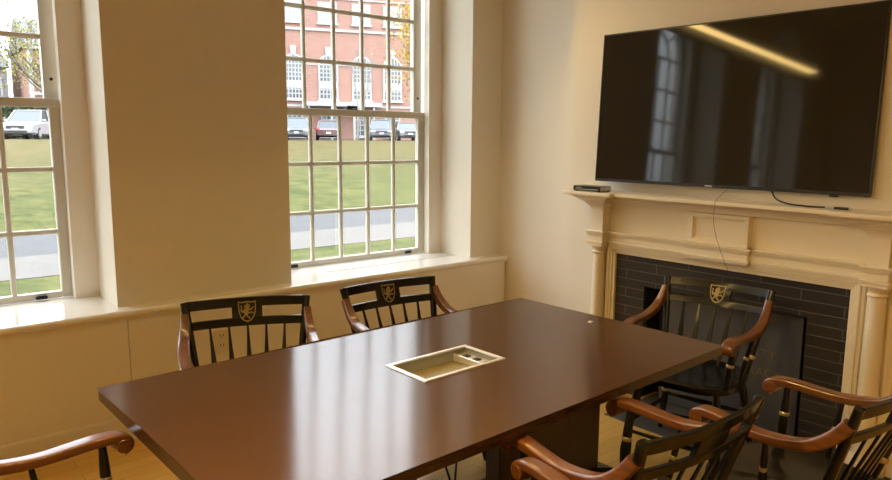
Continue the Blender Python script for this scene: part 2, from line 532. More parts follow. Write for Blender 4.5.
letters('RACY', 1.742, .326, .064, 1.12)

# ------------------------------------------------------------------ television
tv = empty('television', (3.57, 1.965, 1.338), label='large black flat television hung above the mantelpiece', cat='television')
tv.rotation_euler = (0, R(2.51), R(2))
tw, th = 1.55 / 2, .892
bm = NB(); box(bm, 0, .022, -tw, tw, 0, th, .003)
obj('bezel', bm, M['bezel'], tv)
bm = NB(); box(bm, -.0012, .002, -tw + .009, tw - .009, .017, th - .009)
obj('screen', bm, M['screen'], tv, 0)
bm = NB(); box(bm, .021, .05, -tw * .7, tw * .7, .06, th * .7, .012, 2)
obj('back_cover', bm, M['bezel'], tv)
bm = NB(); box(bm, -.0018, .001, -.018 + .02, .022 + .02, .005, .011, .001)
obj('badge', bm, M['alu'], tv, label='tiny pale maker badge')
bm = NB(); box(bm, .002, .016, -tw + .14, -tw + .18, -.010, .002, .003)
obj('sensor', bm, M['plastic'], tv)
bm = NB(); box(bm, .045, .062, -.25, .25, .25, .55, .003)
obj('wall_mount', bm, M['bezel'], tv)

# streaming box on the shelf
sb = empty('media_box', (3.48, 2.70, 1.2757), R(2), label='small black media box on the end of the mantel shelf', cat='media box')
bm = NB(); box(bm, -.05, .07, -.085, .115, .004, .034, .004, 2); obj('body', bm, M['plastic'], sb)
bm = NB(); box(bm, -.046, .066, -.088, -.084, .006, .032, .001); obj('side_plate', bm, M['silver'], sb)
bm = NB(); box(bm, -.0515, -.049, -.07, .10, .010, .016, .001); box(bm, -.0515, -.049, .05, .09, .02, .026, .001); obj('front_strip', bm, M['grey'], sb)
for x in (-.035, .055):
    for y in (-.07, .10):
        bm = NB(); lathe(bm, [(.008, 0), (.008, .005)], Matrix.Translation((x, y, 0)), 10); obj('foot', bm, M['rubber'], sb)

# loose video cable lying on the shelf
cab = empty('video_cable', (3.53, 1.45, 1.275), label='black video cable looping from the television onto the mantel shelf', cat='cable')
pts = smooth_pts([(3.618, 1.665, 1.372), (3.612, 1.655, 1.335), (3.565, 1.61, 1.302), (3.535, 1.54, 1.285), (3.525, 1.46, 1.2805), (3.52, 1.40, 1.2805), (3.515, 1.352, 1.283)], 5)
bm = NB(); tube(bm, [p - Vector((3.53, 1.45, 1.275)) for p in pts], .0042, 8); obj('lead', bm, M['rubber'], cab)
bm = NB(); box(bm, -.022, -.006, -.140, -.098, .003, .013, .002); obj('plug', bm, M['silver'], cab)
bm = NB(); box(bm, -.028, -.004, -.203, -.139, .002, .014, .004, 2); obj('adapter', bm, M['plastic'], cab)
bm = NB(); box(bm, -.022, -.010, -.215, -.202, .004, .012, .001); obj('tip', bm, M['silver'], cab)
# thin cord hanging from the set in front of the mantel
pts = smooth_pts([(3.56, 1.868, 1.338), (3.446, 1.868, 1.283), (3.442, 1.872, 1.262), (3.442, 1.874, 1.178), (3.442, 1.857, 1.10), (3.45, 1.83, 1.02), (3.49, 1.798, .905), (3.53, 1.79, .845), (3.565, 1.78, .72)], 5)
bm = NB(); tube(bm, pts, .0012, 6)
obj('thin_cord', bm, mat('cord_tan', (.10, .075, .05), .6), label='thin dark cord dangling from the television over the mantelpiece', cat='cord')

# wall outlet in the panelling behind the first chair
ol = empty('wall_outlet', (1.505, YS + .0195, .448), label='tan wall outlet in the panelling behind the crested chair below the pier', cat='outlet')
bm = NB(); box(bm, -.048, .048, -.006, .002, -.065, .065, .004, 2); obj('cover_plate', bm, M['outlet'], ol)
for z in (-.028, .028):
    bm = NB()
    for x in (-.009, .009): box(bm, x - .002, x + .002, -.0068, -.005, z - .006, z + .008)
    lathe(bm, [(.003, 0), (.003, .0009)], Matrix.Translation((0, -.0058, z - .013)) @ Matrix.Rotation(PI / 2, 4, 'X'), 8)
    obj('socket', bm, M['rubber'], ol)

# ------------------------------------------------------------------ conference table
TR = .0205
TX, TY_, TL, TW = 1.6414, 1.9534, 2.1294, 1.1442
tb = empty('conference_table', (TX, TY_, 0), TR, label='long dark mahogany conference table on two slab pedestals', cat='table')
def tloc(x, y):
    c, s = math.cos(-TR), math.sin(-TR)
    return (c * (x - TX) - s * (y - TY_), s * (x - TX) + c * (y - TY_))
bxs = [tloc(*p) for p in ((1.468, 2.079), (1.877, 2.087), (1.879, 1.855), (1.465, 1.838))]
hx0, hx1 = (bxs[0][0] + bxs[3][0]) / 2 + .008, (bxs[1][0] + bxs[2][0]) / 2 - .008
hy0, hy1 = (bxs[2][1] + bxs[3][1]) / 2 + .008, (bxs[0][1] + bxs[1][1]) / 2 - .008
bm = NB()
XS = [-TL / 2, hx0, hx1, TL / 2]; YSs = [-TW / 2, hy0, hy1, TW / 2]
zt, zb = .74, .700
grid = {}
for k, z in enumerate((zt, zb)):
    for i, x in enumerate(XS):
        for j, y in enumerate(YSs): grid[i, j, k] = bm.verts.new((x, y, z))
for k in (0, 1):
    for i in range(3):
        for j in range(3):
            if i == 1 and j == 1: continue
            f = [grid[i, j, k], grid[i + 1, j, k], grid[i + 1, j + 1, k], grid[i, j + 1, k]]
            bm.faces.new(f if k == 0 else f[::-1])
def side(a, b): bm.faces.new((grid[a[0], a[1], 0], grid[b[0], b[1], 0], grid[b[0], b[1], 1], grid[a[0], a[1], 1]))
for i in range(3):
    side((i, 0), (i + 1, 0)); side((i + 1, 3), (i, 3)); side((0, i + 1), (0, i)); side((3, i), (3, i + 1))
side((1, 1), (2, 1)); side((2, 1), (2, 2)); side((2, 2), (1, 2)); side((1, 2), (1, 1))
bm.normal_update()
es = [e for e in bm.edges if all(abs(v.co.z - zt) < 1e-6 for v in e.verts) and
      (all(abs(abs(v.co.x) - TL / 2) < 1e-6 for v in e.verts) or all(abs(abs(v.co.y) - TW / 2) < 1e-6 for v in e.verts))]
es += [e for e in bm.edges if all(abs(abs(v.co.x) - TL / 2) < 1e-6 and abs(abs(v.co.y) - TW / 2) < 1e-6 for v in e.verts)]
bmesh.ops.bevel(bm, geom=es, offset=.005, segments=2, profile=.5, affect='EDGES')
obj('table_top', bm, M['table'], tb, 18)
for s in (-1, 1):
    a, b = sorted((s * .21, s * .87))
    bm = NB(); box(bm, a, b, -.11, -.03, .085, .70, .004)
    box(bm, a + .16, b - .16, -.03, .13, .085, .70, .004)
    pd = obj('pedestal', bm, M['tedge'], tb)
    bm = NB(); box(bm, a + (.0 if s > 0 else -.06), b + (.06 if s > 0 else 0), -.17, .17, 0.0, .085, .008)
    obj('pedestal_foot', bm, M['tedge'], pd)
# cable well: aluminium rim, grey lining, connector bracket
bm = NB()
r0 = .020
for x0, x1, y0, y1 in ((hx0 - .008, hx1 + .008, hy0 - .008, hy0 + .010), (hx0 - .008, hx1 + .008, hy1 - .010, hy1 + .008),
                       (hx0 - .008, hx0 + .010, hy0 + .010, hy1 - .010), (hx1 - .010, hx1 + .008, hy0 + .010, hy1 - .010)):
    box(bm, x0, x1, y0, y1, .738, .7455, .0015)
well = obj('cable_well', bm, M['alu'], tb, label='brushed metal rim of the cable well')
bm = NB()
for x0, x1, y0, y1 in ((hx0, hx1, hy0, hy0 + .004), (hx0, hx1, hy1 - .004, hy1), (hx0, hx0 + .004, hy0, hy1), (hx1 - .004, hx1, hy0, hy1)):
    box(bm, x0, x1, y0, y1, .688, .739)
obj('well_lining', bm, M['grey'], well)
bm = NB()
box(bm, hx0 + .002, hx1 - .002, hy0 + .002, hy1 - .002, .690, .694)
obj('well_floor', bm, mat('well_floor_tan', (.31, .27, .16), .55), well)
bm = NB()
box(bm, hx1 - .062, hx1 - .004, hy0 + .004, hy1 - .004, .712, .718, .002)
box(bm, hx1 - .068, hx1 - .058, hy0 + .004, hy1 - .004, .694, .724, .002)
obj('connector_bracket', bm, M['alu'], well)
for y in (hy0 + .05, hy0 + .11, hy0 + .17):
    bm = NB(); box(bm, hx1 - .050, hx1 - .022, y - .014, y + .014, .7175, .7225, .002); obj('connector', bm, M['plastic'], well)

# two cables dropping from the well
def leadcable(name, pts, label):
    bm = NB(); tube(bm, smooth_pts(pts, 5), .0045, 8)
    obj(name, bm, M['rubber'], label=label, cat='cable', group=None)
leadcable('power_cord', [(1.585, 1.93, .66), (1.575, 1.91, .58), (1.575, 1.90, .50), (1.595, 1.89, .40), (1.63, 1.88, .28), (1.65, 1.87, .14), (1.655, 1.86, .03), (1.64, 1.80, .006), (1.63, 1.62, .006)], 'black cable hanging under the table, the one farther from the pedestal')
leadcable('data_cord', [(1.72, 1.93, .66), (1.715, 1.92, .58), (1.695, 1.91, .50), (1.675, 1.90, .40), (1.665, 1.90, .28), (1.668, 1.90, .14), (1.675, 1.89, .03), (1.69, 1.82, .006), (1.70, 1.66, .006)], 'black cable hanging under the table nearest the dark pedestal')

# scrap of white on the table
bm = NB()
box(bm, -.016, .016, -.010, .010, 0, .002, .0008, M=Matrix.Translation((2.589, 1.995, .7402)) @ Matrix.Rotation(.3, 4, 'Z'))
box(bm, -.012, .004, -.006, .008, .0015, .006, .0015, M=Matrix.Translation((2.589, 1.995, .7402)) @ Matrix.Rotation(.5, 4, 'Z') @ Matrix.Rotation(.2, 4, 'Y'))
obj('paper_scrap', bm, M['white'], label='tiny crumpled white scrap on the far end of the table', cat='paper scrap')

# ------------------------------------------------------------------ captain's chair
def by(x, z):
    t = max(0, min(1, (z - .44) / .3))
    return -.165 - (z - .44) * .302 - .036 * (1 - (x / .275) ** 2) * t

def bent(bm, x0, x1, z0, z1, th, n=10, edge=.003):
    """curved rail following the back"""
    rings = []
    for k in range(n + 1):
        x = x0 + (x1 - x0) * k / n
        y0, y1 = by(x, z0), by(x, z1)
        h = th / 2
        e = edge
        rings.append([(x, y0 + h - e, z0), (x, y0 + h, z0 + e), (x, y1 + h, z1 - e), (x, y1 + h - e, z1),
                      (x, y1 - h + e, z1), (x, y1 - h, z1 - e), (x, y0 - h, z0 + e), (x, y0 - h + e, z0)])
    loft(bm, rings)

def on_line(a, b, t): return Vector(a) + (Vector(b) - Vector(a)) * t

def turned(bm, a, b, prof, n=12):
    a, b = Vector(a), Vector(b)
    tube(bm, [a + (b - a) * t for t, r in prof], [r for t, r in prof], n)

def ring_on(a, b, t, r, parent, h=.011):
    a, b = Vector(a), Vector(b); d = (b - a).normalized(); p = a + (b - a) * t
    bm = NB()
    tube(bm, [p - d * h, p - d * h * .6, p, p + d * h * .6, p + d * h], [r * .98, r * 1.12, r * 1.16, r * 1.12, r * .98], 14)
    return obj('gold_ring', bm, M['gold'], parent)

LION = [(-.10, .86), (-.02, .92), (.06, .95), (.10, .88), (.20, .86), (.17, .80), (.24, .76), (.15, .72), (.10, .66), (.22, .64), (.34, .70), (.42, .78),
        (.47, .74), (.44, .68), (.36, .60), (.24, .55), (.10, .54), (.06, .46), (.16, .44), (.30, .48), (.40, .42), (.44, .36), (.36, .35), (.28, .40), (.14, .36),
        (.02, .34), (.04, .24), (.14, .18), (.22, .10), (.16, .06), (.06, .10), (-.04, .20), (-.10, .30), (-.16, .20), (-.28, .12), (-.34, .06), (-.42, .08),
        (-.36, .16), (-.26, .24), (-.20, .34), (-.24, .44), (-.34, .40), (-.42, .46), (-.46, .58), (-.40, .70), (-.48, .82), (-.38, .84), (-.32, .74), (-.36, .60),
        (-.32, .52), (-.24, .56), (-.18, .66), (-.20, .76), (-.16, .82)]

def make_chair():
    root = empty('captain_chair')
    # seat: saddled
    N = 40
    def outline(s):
        pts = []
        for k in range(N):
            a = 2 * PI * k / N
            c, d = math.cos(a), math.sin(a)
            w = .262 if d > 0 else .248
            x = w * math.copysign(abs(c) ** .55, c); y = .24 * math.copysign(abs(d) ** .62, d)
            if d > 0: y += .012 * (1 - (x / .262) ** 2)
            pts.append((x * s, y * s))
        return pts
    bm = NB()
    rings = []
    for s, z, dish in ((.90, .412, 0), (.985, .418, 0), (1.0, .432, 0), (.99, .447, 0), (.95, .4535, 0), (.80, .4525, .006), (.6, .450, .011), (.35, .449, .013), (.06, .452, .012)):
        rings.append([(x, y, z - dish * (1 if y < .12 else .4)) for x, y in outline(s)])
    loft(bm, rings)
    obj('seat', bm, M['black'], root)
    # back posts
    for s in (-1, 1):
        a = (s * .212, -.168, .43)
        pts, sz = [], []
        for k in range(9):
            t = k / 8
            z = .43 + .421 * t
            x = s * (.212 + .060 * t)
            pts.append((x, by(.275, z), z)); sz.append((.0135 + .005 * t, .0165 - .003 * t))
        bm = NB(); sweep(bm, pts, sz, Vector((1, 0, 0)), 12, .7)
        p = obj('back_post', bm, M['black'], root)
        ring_on(pts[1], pts[3], .35, .0185, p)
    # crest with two rectangular openings
    bm = NB()
    bent(bm, -.266, .266, .812, .853, .020)
    crest = obj('crest_rail', bm, M['black'], root)
    bm = NB(); bent(bm, -.254, .254, .727, .763, .018)
    obj('lower_rail', bm, M['black'], root)
    bm = NB(); bent(bm, -.068, .068, .759, .816, .018, 6)
    blk = obj('crest_block', bm, M['black'], root)
    # shield emblem on the block, front side (+Y)
    def emb(u, v, d):   # u -1..1 across, v 0..1 up
        x = -u * .042; z = .743 + v * .094
        return (x, by(x, z) + .010 + d, z)
    bm = NB()
    sh = [(-.95, 1.0), (-.5, .97), (0, 1.0), (.5, .97), (.95, 1.0), (.96, .75), (.90, .48), (.72, .24), (.42, .08), (0, 0), (-.42, .08), (-.72, .24), (-.90, .48), (-.96, .75)]
    def inner(p): return (p[0] * .88, .07 + (p[1]) * .87)
    rings = []
    for p in sh:
        q = inner(p)
        rings.append([emb(*p, 0), emb(*p, .0014), emb(*q, .0014), emb(*q, 0)])
    loft(bm, rings, closed=True)
    obj('shield', bm, M['emblem'], blk)
    bm = NB()
    a = [bm.verts.new(emb(u * 1.55, .10 + v * .84, .0013)) for u, v in LION]
    b = [bm.verts.new(emb(u * 1.55, .10 + v * .84, -.001)) for u, v in LION]
    f1 = bm.faces.new(a); n = len(a)
    for i in range(n): bm.faces.new((a[i], b[i], b[(i + 1) % n], a[(i + 1) % n]))
    bmesh.ops.triangulate(bm, faces=[f1])
    obj('lion', bm, M['emblem'], blk, 0)
    # five arrow spindles
    for k in range(5):
        xt = (k - 2) * .084; xb = (k - 2) * .071
        rings = []
        for z, w, th in ((.440, .0065, .006), (.49, .009, .0055), (.545, .0115, .005), (.585, .0115, .005), (.64, .008, .005), (.69, .0055, .0045), (.734, .0045, .0045)):
            t = (z - .44) / .30; x = xb + (xt - xb) * t; y = by(x, z)
            rings.append([(x - w, y - th, z), (x + w, y - th, z), (x + w, y + th, z), (x - w, y + th, z)])
        bm = NB(); loft(bm, rings)
        obj('spindle', bm, M['black'], root)
    # cherry arms
    for s in (-1, 1):
        prof = [(.272, -.268, .796, .017, .020), (.272, -.242, .760, .019, .021), (.274, -.205, .724, .022, .021), (.276, -.155, .696, .024, .018), (.275, -.090, .681, .0255, .0170),
                (.272, -.015, .674, .0255, .0160), (.266, .060, .677, .0265, .0160), (.259, .125, .682, .0275, .0160), (.252, .178, .683, .028, .0160), (.248, .214, .678, .028, .0145),
                (.247, .233, .662, .028, .0135), (.247, .229, .644, .028, .0125), (.247, .213, .635, .027, .011)]
        P3 = smooth_pts([(s * p[0], p[1], p[2]) for p in prof], 3)
        SZ = [(v.x, v.y) for v in smooth_pts([(p[3], p[4], 0) for p in prof], 3)]
        bm = NB(); sweep(bm, P3, SZ, Vector((1, 0, 0)), 16, .45)
        lathe(bm, [(.020, -.0285), (.0215, -.027), (.0215, .027), (.020, .0285)],
              Matrix.Translation((s * .247, .212, .656)) @ Matrix.Rotation(PI / 2, 4, 'Y'), 18)
        obj('arm', bm, M['cherry'], root)
        # turned arm post and spindle
        a, b = (s * .228, .160, .44), (s * .254, .160, .676)
        bm = NB(); turned(bm, a, b, [(0, .011), (.08, .013), (.2, .017), (.34, .0195), (.44, .018), (.5, .0155), (.6, .0165), (.75, .0145), (.9, .012), (1, .011)])
        p = obj('arm_post', bm, M['black'], root); ring_on(a, b, .52, .0160, p, .008)
        a, b = (s * .232, -.010, .44), (s * .276, -.030, .668)
        bm = NB(); turned(bm, a, b, [(0, .008), (.12, .010), (.3, .0135), (.42, .013), (.52, .0105), (.7, .011), (.85, .009), (1, .0075)])
        p = obj('arm_spindle', bm, M['black'], root); ring_on(a, b, .52, .0110, p, .008)
    # legs, rings, stretchers
    L = {}
    for sx in (-1, 1):
        for sy in (-1, 1):
            a = (sx * .185, sy * .165 - .005, .425); b = (sx * .245, sy * .225 - .005, 0)
            L[sx, sy] = (a, b)
            bm = NB(); turned(bm, a, b, [(0, .014), (.06, .016), (.18, .021), (.30, .0225), (.38, .020), (.42, .017), (.47, .019), (.6, .0195), (.75, .017), (.88, .0135), (1, .011)])
            p = obj('leg', bm, M['black'], root); ring_on(a, b, .42, .018, p, .009)
    SP = [(0, .008), (.2, .010), (.5, .0145), (.8, .010), (1, .008)]
    for sx in (-1, 1):
        bm = NB(); turned(bm, on_line(*L[sx, -1], .55), on_line(*L[sx, 1], .58), SP); obj('stretcher', bm, M['black'], root)
    for sy, t in ((1, .70), (-1, .48)):
        bm = NB(); turned(bm, on_line(*L[-1, sy], t), on_line(*L[1, sy], t), SP); obj('stretcher', bm, M['black'], root)
    bm = NB(); turned(bm, on_line(on_line(*L[-1, -1], .55), on_line(*L[-1, 1], .58), .5), on_line(on_line(*L[1, -1], .55), on_line(*L[1, 1], .58), .5), SP)
    obj('stretcher', bm, M['black'], root)
    return root

CH = [
    (1.224, 2.727, 158.3, 'black crested armchair with cherry arms below the pier between the two windows'),
    (2.055, 2.611, 176.6, 'black crested armchair with cherry arms under the wide window, beside the room corner'),
    (3.127, 1.771, 98.5, 'black crested armchair at the end of the table in front of the tiled fireplace'),
    (1.722, 1.199, -3.6, 'black armchair seen from behind, nearest the table pedestal on the open side'),
    (2.384, .946, -2.5, 'black armchair seen from behind beside the right mantel column'),
    (1.099, 1.124, -12.0, 'armchair mostly out of frame, its cherry arm against the next chair under the table edge'),
    (.373, 1.919, -82.0, 'armchair at the window end of the table showing only one polished cherry arm'),
]
proto = make_chair()
for i, (x, y, rz, lab) in enumerate(CH):
    c = proto if i == 0 else copy_tree(proto)
    c.location = (x, y, 0.0); c.rotation_euler = (0, 0, R(rz))
    tag(c, lab, 'chair', 'black captain chairs around the table')

# ------------------------------------------------------------------ mirrored pendant lamp and two added fill lamps
def pendant(x0, x1, y, z, rz, m, label, fin=True):
    t = empty('linear_pendant', ((x0 + x1) / 2, y, z), R(rz), label=label, cat='ceiling lamp')
    h = (x1 - x0) / 2
    bm = NB(); box(bm, -h, h, -.045, .045, .0, .07, .004); obj('housing', bm, M['alu'], t)
    if fin:      # added strip that keeps lamp light off the window wall
        bm = NB(); box(bm, -h, h, .045, .049, -.10, .07, .001); obj('light_block', bm, M['plastic'], t)
    bm = NB(); box(bm, -h + .005, h - .005, -.04, .04, -.012, .001); obj('diffuser', bm, M[m], t, 0)
    for s in (-1, 1):
        bm = NB(); tube(bm, [(s * h * .8, 0, .07), (s * h * .8, 0, ZC - z)], .003, 6); obj('hanger', bm, M['alu'], t)
pendant(-.18, 3.2, 2.86, 2.6, 2.6, 'lampdim', 'warm linear pendant lamp beside the windows, mirrored in the television')
pendant(-.7, 1.2, 1.5, 2.25, 0, 'lamp', 'added unseen pendant lamp that brightens the mantelpiece')  # invented lamp, hung low so its light reaches the frieze
pendant(-2.6, 1.4, -1.6, 2.6, 0, 'fillback', 'added unseen pendant lamp behind the viewpoint for general warm light', False)  # invented lamp, fills the room from behind the camera

# ------------------------------------------------------------------ outside: ground
def ground(name, y0, y1, z0, z1, m, n=1, x0=-40, x1=90, curve=1.0, thick=.3):
    bm = NB()
    rings = []
    for k in range(n + 1):
        t = k / n; y = y0 + (y1 - y0) * t; z = z0 + (z1 - z0) * t ** curve
        rings.append([(x0, y, z), (x1, y, z), (x1, y, z - thick), (x0, y, z - thick)])
    loft(bm, rings)
    return struct(name, bm, m)

def lawn_mat():
    m = mat('lawn_grass', (.13, .19, .035), .9, spec=.1)
    nt = m.node_tree; b = nt.nodes['Principled BSDF']; L = nt.links.new
    tc = nt.nodes.new('ShaderNodeTexCoord'); sp = nt.nodes.new('ShaderNodeSeparateXYZ')
    L(tc.outputs['Object'], sp.inputs[0])
    n1 = nt.nodes.new('ShaderNodeTexNoise'); n1.inputs['Scale'].default_value = 1.3; n1.inputs['Detail'].default_value = 6; n1.inputs['Roughness'].default_value = .75
    n2 = nt.nodes.new('ShaderNodeTexNoise'); n2.inputs['Scale'].default_value = .22; n2.inputs['Detail'].default_value = 4
    L(tc.outputs['Object'], n1.inputs['Vector']); L(tc.outputs['Object'], n2.inputs['Vector'])
    n3 = nt.nodes.new('ShaderNodeTexNoise'); n3.inputs['Scale'].default_value = 1.6; n3.inputs['Detail'].default_value = 8; n3.inputs['Roughness'].default_value = .8
    L(tc.outputs['Object'], n3.inputs['Vector'])
    g = nt.nodes.new('ShaderNodeValToRGB')
    g.color_ramp.elements[0].position = .42; g.color_ramp.elements[0].color = (0.0300, 0.0382, 0.0082, 1)
    g.color_ramp.elements[1].position = .58; g.color_ramp.elements[1].color = (0.0673, 0.0653, 0.0186, 1)
    L(n3.outputs['Fac'], g.inputs['Fac'])
    lv = nt.nodes.new('ShaderNodeValToRGB')
    lv.color_ramp.elements[0].position = .42; lv.color_ramp.elements[0].color = (0.0476, 0.0488, 0.0119, 1)
    lv.color_ramp.elements[1].position = .58; lv.color_ramp.elements[1].color = (0.0892, 0.0643, 0.0274, 1)
    L(n3.outputs['Fac'], lv.inputs['Fac'])
    # fallen leaves lie on the upper part of the bank, under the trees
    mr = nt.nodes.new('ShaderNodeMapRange'); mr.inputs[1].default_value = 24; mr.inputs[2].default_value = 36
    ad = nt.nodes.new('ShaderNodeMath'); ad.operation = 'MULTIPLY_ADD'; ad.inputs[1].default_value = 14
    L(n2.outputs['Fac'], ad.inputs[0])
    ad2 = nt.nodes.new('ShaderNodeMath'); ad2.operation = 'SUBTRACT'; ad2.inputs[1].default_value = 7
    L(sp.outputs['Y'], ad2.inputs[0]); L(ad2.outputs[0], ad.inputs[2])
    L(ad.outputs[0], mr.inputs[0])
    mx = nt.nodes.new('ShaderNodeMixRGB'); L(mr.outputs[0], mx.inputs[0]); L(g.outputs[0], mx.inputs[1]); L(lv.outputs[0], mx.inputs[2])
    L(mx.outputs[0], b.inputs['Base Color'])
    return m
M['lawn'] = lawn_mat()
M['asphalt'] = mat('asphalt', (0.0269, 0.0264, 0.0272), .85, var=(3, .14))
M['concrete'] = mat('sidewalk_concrete', (0.0629, 0.0541, 0.0469), .85, var=(2, .1))
ground('grass_verge', YP + TH + .02, 12.2, -.6, -.6, M['lawn'], 1)
ground('sidewalk', 12.2, 14.45, -.59, -.59, M['concrete'], 1)
ground('road', 14.45, 18.1, -.62, -.62, M['asphalt'], 1)
ground('lawn', 18.1, 47.5, -.6, 1.33, M['lawn'], 12, curve=.92)
ground('parking_pavement', 47.5, 140, 1.33, 1.33, M['asphalt'], 1, -60, 140)

# ------------------------------------------------------------------ outside: buildings
M['brick'] = bricks('red_brick', (.225, .098, .070), (.262, .125, .092), (.25, .215, .19), .42, .14, .012, .85, 'xz', bump=.2)
M['stone'] = mat('white_stone', (0.2928, 0.2838, 0.2661), .7)
M['wframe'] = mat('white_window_frame', (0.3105, 0.3105, 0.3060), .5)
M['wglass'] = mat('dark_window_glass', (0.0618, 0.0700, 0.0782), .12, spec=.8)
M['wblind'] = mat('window_with_blinds', (0.2142, 0.2183, 0.2183), .35, spec=.6)
M['slateroof'] = mat('grey_roof', (0.0742, 0.0742, 0.0782), .8)

def facade_window(parent, u, z0, z1, hw, arched, nx, nz, glassm, panel=None):
    bm = NB()
    out = arch_pts(u, hw, z0, z1, 12) if arched else [(u - hw, z0), (u - hw, z1), (u + hw, z1), (u + hw, z0)]
    prism(bm, out, lambda p: (p[0], -.10, p[1]), lambda p: (p[0], .05, p[1]))
    e = .16
    inn = arch_pts(u, hw - e, z0 + e, z1, 12) if arched else [(u - hw + e, z0 + e), (u - hw + e, z1 - e), (u + hw - e, z1 - e), (u + hw - e, z0 + e)]
    f = obj('facade_window', bm, M['wframe'], parent, 0)
    bm = NB(); prism(bm, inn, lambda p: (p[0], -.112, p[1]), lambda p: (p[0], -.06, p[1]))
    obj('pane', bm, glassm, f, 0)
    bm = NB()
    iw = hw - e
    for k in range(1, nx):
        x = u - iw + 2 * iw * k / nx
        top = z1 + (math.sqrt(max(0, iw * iw - (x - u) ** 2)) if arched else -e)
        box(bm, x - .045, x + .045, -.135, -.10, z0 + e, top)
    zt = z1 if arched else z1 - e
    for k in range(1, nz + (1 if arched else 0)):
        z = z0 + e + (zt - z0 - e) * k / nz
        box(bm, u - iw, u + iw, -.135, -.10, z - .045, z + .045)
    if panel: box(bm, u - hw + .05, u + hw - .05, -.16, -.10, panel[0], panel[1])
    box(bm, u - hw - .12, u + hw + .12, -.2, 0, z0 - .14, z0)
    obj('muntin', bm, M['wframe'], f, 0)

ang = math.atan2(-.3746, .9272)
b1 = empty('brick_building', (37.5, 60.9, 1.3), ang, label='long red brick building with white arched windows seen through the wide window', cat='building')
bm = NB(); box(bm, -12, 20, 0, 14, -.3, 16.5); obj('wall', bm, M['brick'], b1, 0)
bm = NB()
box(bm, -12.1, 20.1, -.14, .1, 10.55, 10.80); box(bm, -12.1, 20.1, -.10, .1, 13.6, 13.75); box(bm, -12.3, 20.3, -.4, .1, 15.6, 16.3)
box(bm, -12.1, 20.1, -.08, .1, 3.25, 3.45)
box(bm, -12.1, 20.1, -.08, .1, 7.3, 7.42)
obj('stone_band', bm, M['stone'], b1, 0)
bm = NB(); prism(bm, [(-.5, 16.3), (7, 19.5), (14.5, 16.3)], lambda p: (-12.3, p[0], p[1]), lambda p: (20.3, p[0], p[1])); obj('roof', bm, M['slateroof'], b1, 0)
for k, u in enumerate((-7.7, -4.45, -1.07, 2.28, 5.45, 8.8, 12.1, 15.4)):
    facade_window(b1, u, 11.3, 13.3, .93, False, 4, 4, M['wblind'])
    facade_window(b1, u, 3.95, 7.35, .98, True, 5, 8, M['wglass'], (5.05, 5.75))
    bm = NB()
    prism(bm, [(u - .22, 8.25), (u - .32, 9.05), (u + .32, 9.05), (u + .22, 8.25)], lambda p: (p[0], -.16, p[1]), lambda p: (p[0], .05, p[1]))
    obj('keystone', bm, M['stone'], b1, 0)
    facade_window(b1, u, .35, 2.7, .8, False, 3, 4, M['wglass'])
bm = NB()
out = [(-3.6, 0), (3.4, 0)] + [(3.4 + .8 * math.sin(PI * k / 8), -.8 + .8 * math.cos(PI * k / 8)) for k in range(1, 8)] + [(3.4, -1.6), (-3.6, -1.6)]
prism(bm, out, lambda p: (p[0], p[1], 3.30), lambda p: (p[0], p[1], 3.72))
for u in (-3.2, -1.0, 1.2, 3.2): box(bm, u - .09, u + .09, -1.5, -1.32, 0, 3.3)
obj('entrance_canopy', bm, M['stone'], b1, 0)

b2 = empty('brick_house', (13.4, 60, 1.3), R(-3), label='red brick building seen through the narrow slice of the other window', cat='building')
bm = NB(); box(bm, -2.9, 9, 0, 12, -.2, 6.9); obj('wall', bm, M['brick'], b2, 0)
bm = NB(); prism(bm, [(-.4, 6.9), (6, 9.6), (12.4, 6.9)], lambda p: (-3.1, p[0], p[1]), lambda p: (9.2, p[0], p[1])); obj('roof', bm, M['slateroof'], b2, 0)
for u in (-.6, 2.2, 5.0):
    for z in (.7, 3.9): facade_window(b2, u, z, z + 2.0, .62, False, 3, 4, M['wblind'])
bm = NB(); box(bm, -3.0, 9.1, -.12, .05, 3.25, 3.45); box(bm, -3.1, 9.2, -.3, .05, 6.6, 6.9); box(bm, -3.05, -2.75, -.14, .05, -.2, 6.9)
obj('stone_band', bm, M['stone'], b2, 0)
b3 = empty('pale_building', (5.0, 66, 1.3), 0, label='pale grey building beyond the bare branches', cat='building')
bm = NB(); box(bm, -9, 4.9, 0, 10, -.2, 5.6); obj('wall', bm, mat('pale_render', (0.2059, 0.2059, 0.2059), .8), b3, 0)
bm = NB(); prism(bm, [(-.4, 5.6), (5, 7.6), (10.4, 5.6)], lambda p: (-9.2, p[0], p[1]), lambda p: (5.1, p[0], p[1])); obj('roof', bm, M['slateroof'], b3, 0)
for u in (-6.5, -3.8, -1.1, 1.6, 3.9):
    for z in (.7, 3.2): facade_window(b3, u, z, z + 1.6, .6, False, 2, 2, M['wglass'])

# ------------------------------------------------------------------ outside: trees
M['palebark'] = mat('pale_bark', (0.2080, 0.1840, 0.1600), .9)
M['bark'] = mat('grey_bark', (0.0950, 0.0824, 0.0697), .9, bump=(20, .3))
M['leafy'] = mat('yellow_leaves', (0.2766, 0.1874, 0.0267), .8, var=(2.5, .35), spec=.2)
M['leafo'] = mat('green_gold_leaves', (0.1874, 0.1695, 0.0357), .8, var=(2.5, .35), spec=.2)
M['leafg'] = mat('dark_green_leaves', (0.0317, 0.0475, 0.0211), .8, var=(3, .3), spec=.2)

